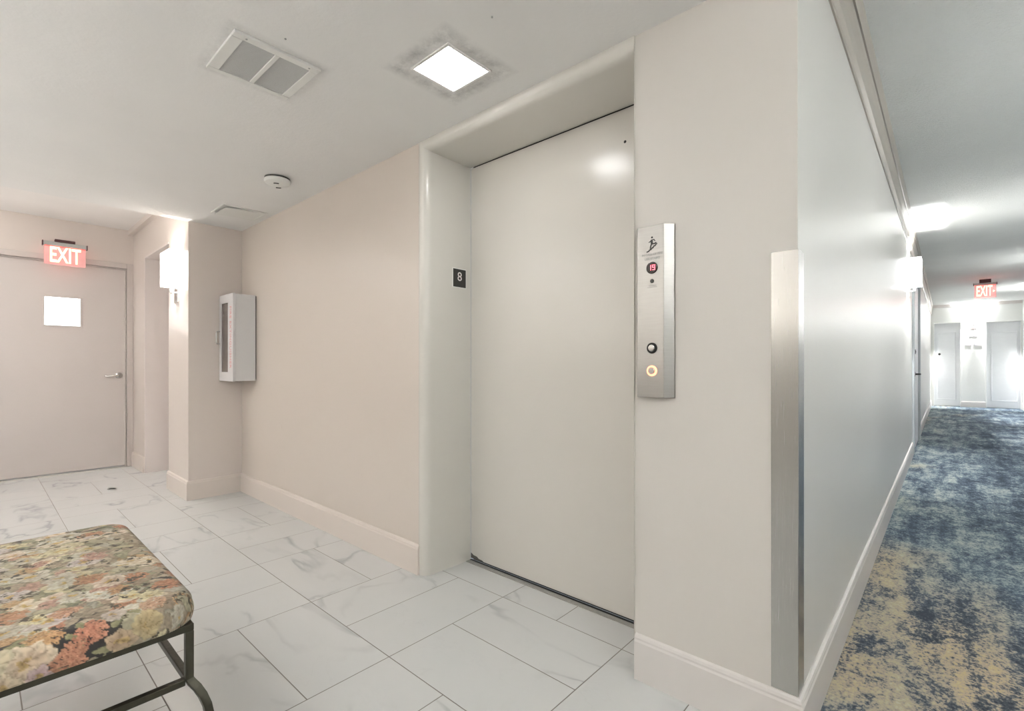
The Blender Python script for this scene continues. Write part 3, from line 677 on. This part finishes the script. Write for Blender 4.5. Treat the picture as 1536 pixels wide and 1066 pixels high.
# floral tapestry: a pattern of petals and leaves, one colour per point of the cloth
def tapestry(W_, H_, res):
    rng = np.random.RandomState(11); nx, ny = int(W_/res), int(H_/res)
    img = np.empty((ny, nx, 3)); img[:] = np.array([.030, .030, .034])
    yy, xx = np.mgrid[0:ny, 0:nx]*1.0
    def C(*a): return np.array(srgb(*a))
    def petal(cx, cy, ang, ln, wd, c0, c1, edge):
        R = ln*1.15; x0, x1 = int(max(0, cx-R)), int(min(nx, cx+R+1)); y0, y1 = int(max(0, cy-R)), int(min(ny, cy+R+1))
        if x1 <= x0 or y1 <= y0: return
        X = xx[y0:y1, x0:x1]-cx; Y = yy[y0:y1, x0:x1]-cy
        u = (X*math.cos(ang)+Y*math.sin(ang))/ln; v = (-X*math.sin(ang)+Y*math.cos(ang))/wd
        hwid = np.sqrt(np.clip(u*(1-u)*4, 0, 1))*(0.35+.65*np.clip(u, 0, 1)**.7)*1.25
        d = hwid-np.abs(v); inside = (d > 0) & (u > 0) & (u < 1)
        tcol = np.clip(u, 0, 1)[..., None]; col = c0*(1-tcol)+c1*tcol
        col = col*(1-.22*np.exp(-(v/.10)**2))[..., None]
        e = np.clip(1-d/.22, 0, 1)[..., None]*.75; col = col*(1-e)+edge*e
        img[y0:y1, x0:x1][inside] = col[inside]
    def leafy(n, smin, smax, cols):
        for _ in range(n):
            cx, cy = rng.uniform(0, nx), rng.uniform(0, ny); a = rng.uniform(0, 6.28); l = rng.uniform(smin, smax)/res
            c = cols[rng.randint(len(cols))]
            petal(cx, cy, a, l, l*rng.uniform(.22, .36), c*.7, c*1.1, c*.35)
    leaf = [C(140,140,108), C(160,154,124), C(116,120,96), C(158,154,136), C(178,168,124), C(172,158,132), C(150,134,112), C(138,118,98), C(168,150,126)]
    area = W_*H_
    leafy(int(1500*area/.7), .04, .08, leaf)
    creams = [(C(196,168,138), C(214,200,174)), (C(182,150,128), C(204,186,164)), (C(172,166,146), C(194,190,174)), (C(164,148,146), C(188,176,170)), (C(184,168,120), C(200,188,144)), (C(160,150,132), C(184,176,158))]
    oranges = [(C(138,74,50), C(192,122,88)), (C(150,96,56), C(196,152,100)), (C(142,88,78), C(188,142,124))]
    n = int(270*area/.7)
    for k in range(n):
        cx, cy = rng.uniform(0, nx), rng.uniform(0, ny)
        if rng.rand() < .60:
            c0, c1 = creams[rng.randint(len(creams))]; m = rng.randint(5, 8); R = rng.uniform(.022, .044)/res; a0 = rng.uniform(0, 6.28)
            for i in range(m): petal(cx, cy, a0+6.283*i/m+rng.uniform(-.15, .15), R*rng.uniform(.85, 1.1), R*.42, c0, c1, c0*.45)
            for i in range(5): petal(cx, cy, rng.uniform(0, 6.28), R*.3, R*.13, C(150,110,40), C(206,170,80), C(90,60,20))
        elif rng.rand() < .72:
            c0, c1 = oranges[rng.randint(len(oranges))]; R = rng.uniform(.022, .036)/res
            for ring in (1.0, .78, .55, .33):
                m = int(6+12*ring)
                for i in range(m):
                    a = 6.283*i/m+rng.uniform(-.15, .15); rr = R*(ring-.3)
                    petal(cx+rr*math.cos(a), cy+rr*math.sin(a), a+rng.uniform(-.3,.3), R*.36, R*.15, c0, c1*rng.uniform(.85, 1.08), c0*.55)
        else:
            a = rng.uniform(0, 6.28)
            for i in range(rng.randint(3, 7)):
                c = leaf[rng.randint(len(leaf))]; l = rng.uniform(.04, .07)/res
                petal(cx+rng.uniform(-1,1)*l*.5, cy+rng.uniform(-1,1)*l*.5, a+rng.uniform(-1,1), l, l*.26, c*.7, c*1.15, c*.3)
    for k in range(int(520*area/.7)):          # dark sprigs
        cx, cy = rng.uniform(0, nx), rng.uniform(0, ny); a = rng.uniform(0, 6.28); l = rng.uniform(.008, .022)/res
        for i in range(3): petal(cx, cy, a+i*.55, l, l*.13, C(40,38,34), C(84,78,62), C(24,24,24))
    # the cluster woven along the front edge: dark ground, chrysanthemums and pale blossoms
    ox_, oy_ = (W_-.01)/2, (H_-.01)/2
    def at(x, y): return (x+ox_)/res, (y+oy_)/res
    gx_, gy_ = at(.452, -.02)
    img[((xx-gx_)/(.055/res))**2+((yy-gy_)/(.125/res))**2 < 1+.25*np.sin(xx*.13)*np.cos(yy*.11)] = C(40,40,44)
    for k in range(26):
        px_, py_ = at(rng.uniform(.405, .50), rng.uniform(-.15, .12)); petal(px_, py_, rng.uniform(0, 6.28), rng.uniform(.02, .035)/res, .007/res, C(92,100,70), C(150,146,100), C(50,52,40))
    def mum(x, y, R, c0, c1):
        px_, py_ = at(x, y); R = R/res
        for ring in (1.0, .82, .64, .46, .30):
            m = int(6+14*ring)
            for i in range(m):
                a = 6.283*i/m+rng.uniform(-.15, .15); rr = R*(ring-.28)
                petal(px_+rr*math.cos(a), py_+rr*math.sin(a), a+rng.uniform(-.3, .3), R*.34, R*.13, c0, c1*rng.uniform(.85, 1.08), c0*.5)
    def bloom(x, y, R, m, c0, c1):
        px_, py_ = at(x, y); R = R/res; a0 = rng.uniform(0, 6.28)
        for i in range(m): petal(px_, py_, a0+6.283*i/m+rng.uniform(-.12, .12), R*rng.uniform(.85, 1.1), R*.46, c0, c1, c0*.4)
        for i in range(5): petal(px_, py_, rng.uniform(0, 6.28), R*.28, R*.12, C(140,104,50), C(196,160,90), C(80,56,24))
    mum(.432, .052, .030, C(150,78,52), C(206,130,96)); mum(.474, .016, .031, C(158,86,58), C(212,142,104)); mum(.415, -.020, .028, C(160,104,52), C(206,156,96))
    mum(.405, .165, .026, C(150,100,74), C(196,150,116)); mum(.32, .02, .026, C(160,100,70), C(200,150,116))
    bloom(.452, -.048, .038, 6, C(196,160,130), C(218,198,168)); bloom(.492, -.085, .034, 6, C(190,158,128), C(214,194,160)); bloom(.438, -.105, .036, 6, C(186,160,124), C(210,196,160))
    bloom(.486, -.030, .022, 5, C(170,130,140), C(196,168,168)); bloom(.47, .10, .028, 6, C(160,124,92), C(196,164,128)); bloom(.455, .150, .030, 6, C(170,140,84), C(204,180,124)); bloom(.40, .095, .026, 5, C(156,138,130), C(186,172,160))
    def field(cell, seed):                     # smooth random field
        r2 = np.random.RandomState(seed); gy_, gx_ = int(H_/cell)+3, int(W_/cell)+3; g_ = r2.randn(gy_, gx_)
        fy_, fx_ = yy*res/cell, xx*res/cell; iy_, ix_ = fy_.astype(int), fx_.astype(int); ty, tx = fy_-iy_, fx_-ix_
        ty, tx = ty*ty*(3-2*ty), tx*tx*(3-2*tx)
        return (g_[iy_, ix_]*(1-ty)+g_[iy_+1, ix_]*ty)*(1-tx)+(g_[iy_, ix_+1]*(1-ty)+g_[iy_+1, ix_+1]*ty)*tx
    wx = .0042*field(.020, 1)+.0020*field(.007, 2); wy = .0042*field(.020, 3)+.0020*field(.007, 4)
    img = img[np.clip((yy+wy/res).astype(int), 0, ny-1), np.clip((xx+wx/res).astype(int), 0, nx-1)]
    img = img*(1+.16*field(.006, 5)+.10*field(.05, 6))[..., None]
    tone = np.clip(.5+.5*field(.09, 7), 0, 1)[..., None]*.32; img = img*(1-tone)+C(158,146,124)*tone*np.clip(img/.12, .25, 1.0)
    grey = img.mean(axis=2, keepdims=True)*np.array([1.06, 1.0, .90]); img = (img*.72+grey*.28)*.90
    return np.clip(img, 0, 1)
def cushion():
    cl, cw = BL+.016, BW+.016; r = .030; rc = .050; z_top = .490; z_bot = RT+.001
    arc = r*math.pi/2; side = z_top-z_bot-r; dmax = arc+side+.012
    cx, cy = cl/2-r-rc, cw/2-r-rc          # half size of the core rectangle before corner radius rc
    gx, gy = cl/2-r+dmax, cw/2-r+dmax; res = .0024
    nx, ny = int(2*gx/res), int(2*gy/res)
    A, B = np.meshgrid(np.linspace(-gx, gx, nx), np.linspace(-gy, gy, ny))
    qx, qy = np.clip(A, -cx, cx), np.clip(B, -cy, cy); vx, vy = A-qx, B-qy; dist = np.hypot(vx, vy); dd = np.maximum(dist, 1e-9)
    ex = dist-rc                            # distance beyond the flat top
    e = np.clip(ex, 0, dmax)
    ang = np.clip(e/r, 0, math.pi/2); down = np.clip(e-arc, 0, side); tuck = np.clip(e-arc-side, 0, .02)
    out = rc+r*np.sin(ang)+.004*np.sin(np.clip(down/side, 0, 1)*math.pi)-tuck
    z = z_top-r*(1-np.cos(ang))-down
    m = ex > 0
    PX = np.where(m, qx+vx/dd*out, A); PY = np.where(m, qy+vy/dd*out, B)
    dome = .010*(1-(np.clip(np.abs(A)/(cl/2), 0, 1))**3)*(1-(np.clip(np.abs(B)/(cw/2), 0, 1))**3)
    wr = .0012*np.sin(A*23+B*9)*np.cos(B*31-A*7)
    z = z+dome+wr*(~m)
    idx = np.arange(nx*ny).reshape(ny, nx)
    valid = ex <= dmax+res*1.5
    f = np.stack([idx[:-1,:-1], idx[:-1,1:], idx[1:,1:], idx[1:,:-1]], -1)
    fv = valid[:-1,:-1] | valid[:-1,1:] | valid[1:,1:] | valid[1:,:-1]
    faces = f[fv]
    used = np.unique(faces); remap = -np.ones(nx*ny, int); remap[used] = np.arange(len(used))
    V = np.stack([PX, PY, z], -1).reshape(-1, 3)[used]
    me = bpy.data.meshes.new('cushion'); me.from_pydata(V.tolist(), [], remap[faces].tolist()); me.update()
    tres = .0012; img = tapestry(2*gx+.01, 2*gy+.01, tres)
    ix = np.clip(((A+gx)/tres).astype(int), 0, img.shape[1]-1); iy = np.clip(((B+gy)/tres).astype(int), 0, img.shape[0]-1)
    colr = img[iy, ix].reshape(-1, 3)[used]
    at = me.color_attributes.new('weave', 'FLOAT_COLOR', 'POINT')
    at.data.foreach_set('color', np.concatenate([colr, np.ones((len(colr), 1))], 1).astype('f').ravel())
    for p in me.polygons: p.use_smooth = True
    t = NT('floral_tapestry'); a = t.n('ShaderNodeAttribute', attribute_name='weave')
    soft = t.noise(t.coords(), 9, 3, .6); c = t.mix(t.math('MULTIPLY', soft, .08), a.outputs['Color'], srgb(176,164,138))
    t.l(c, t.b.inputs['Base Color']); t.b.inputs['Roughness'].default_value = .8; t.b.inputs['Specular IOR Level'].default_value = .25
    t.b.inputs['Sheen Weight'].default_value = .04; t.b.inputs['Sheen Roughness'].default_value = .4
    t.bump(t.noise(t.coords(), 600, 2), .15, .001); me.materials.append(t.m)
    o = bpy.data.objects.new('cushion', me); COL.objects.link(o); o.parent = bench
    return o
cushion()
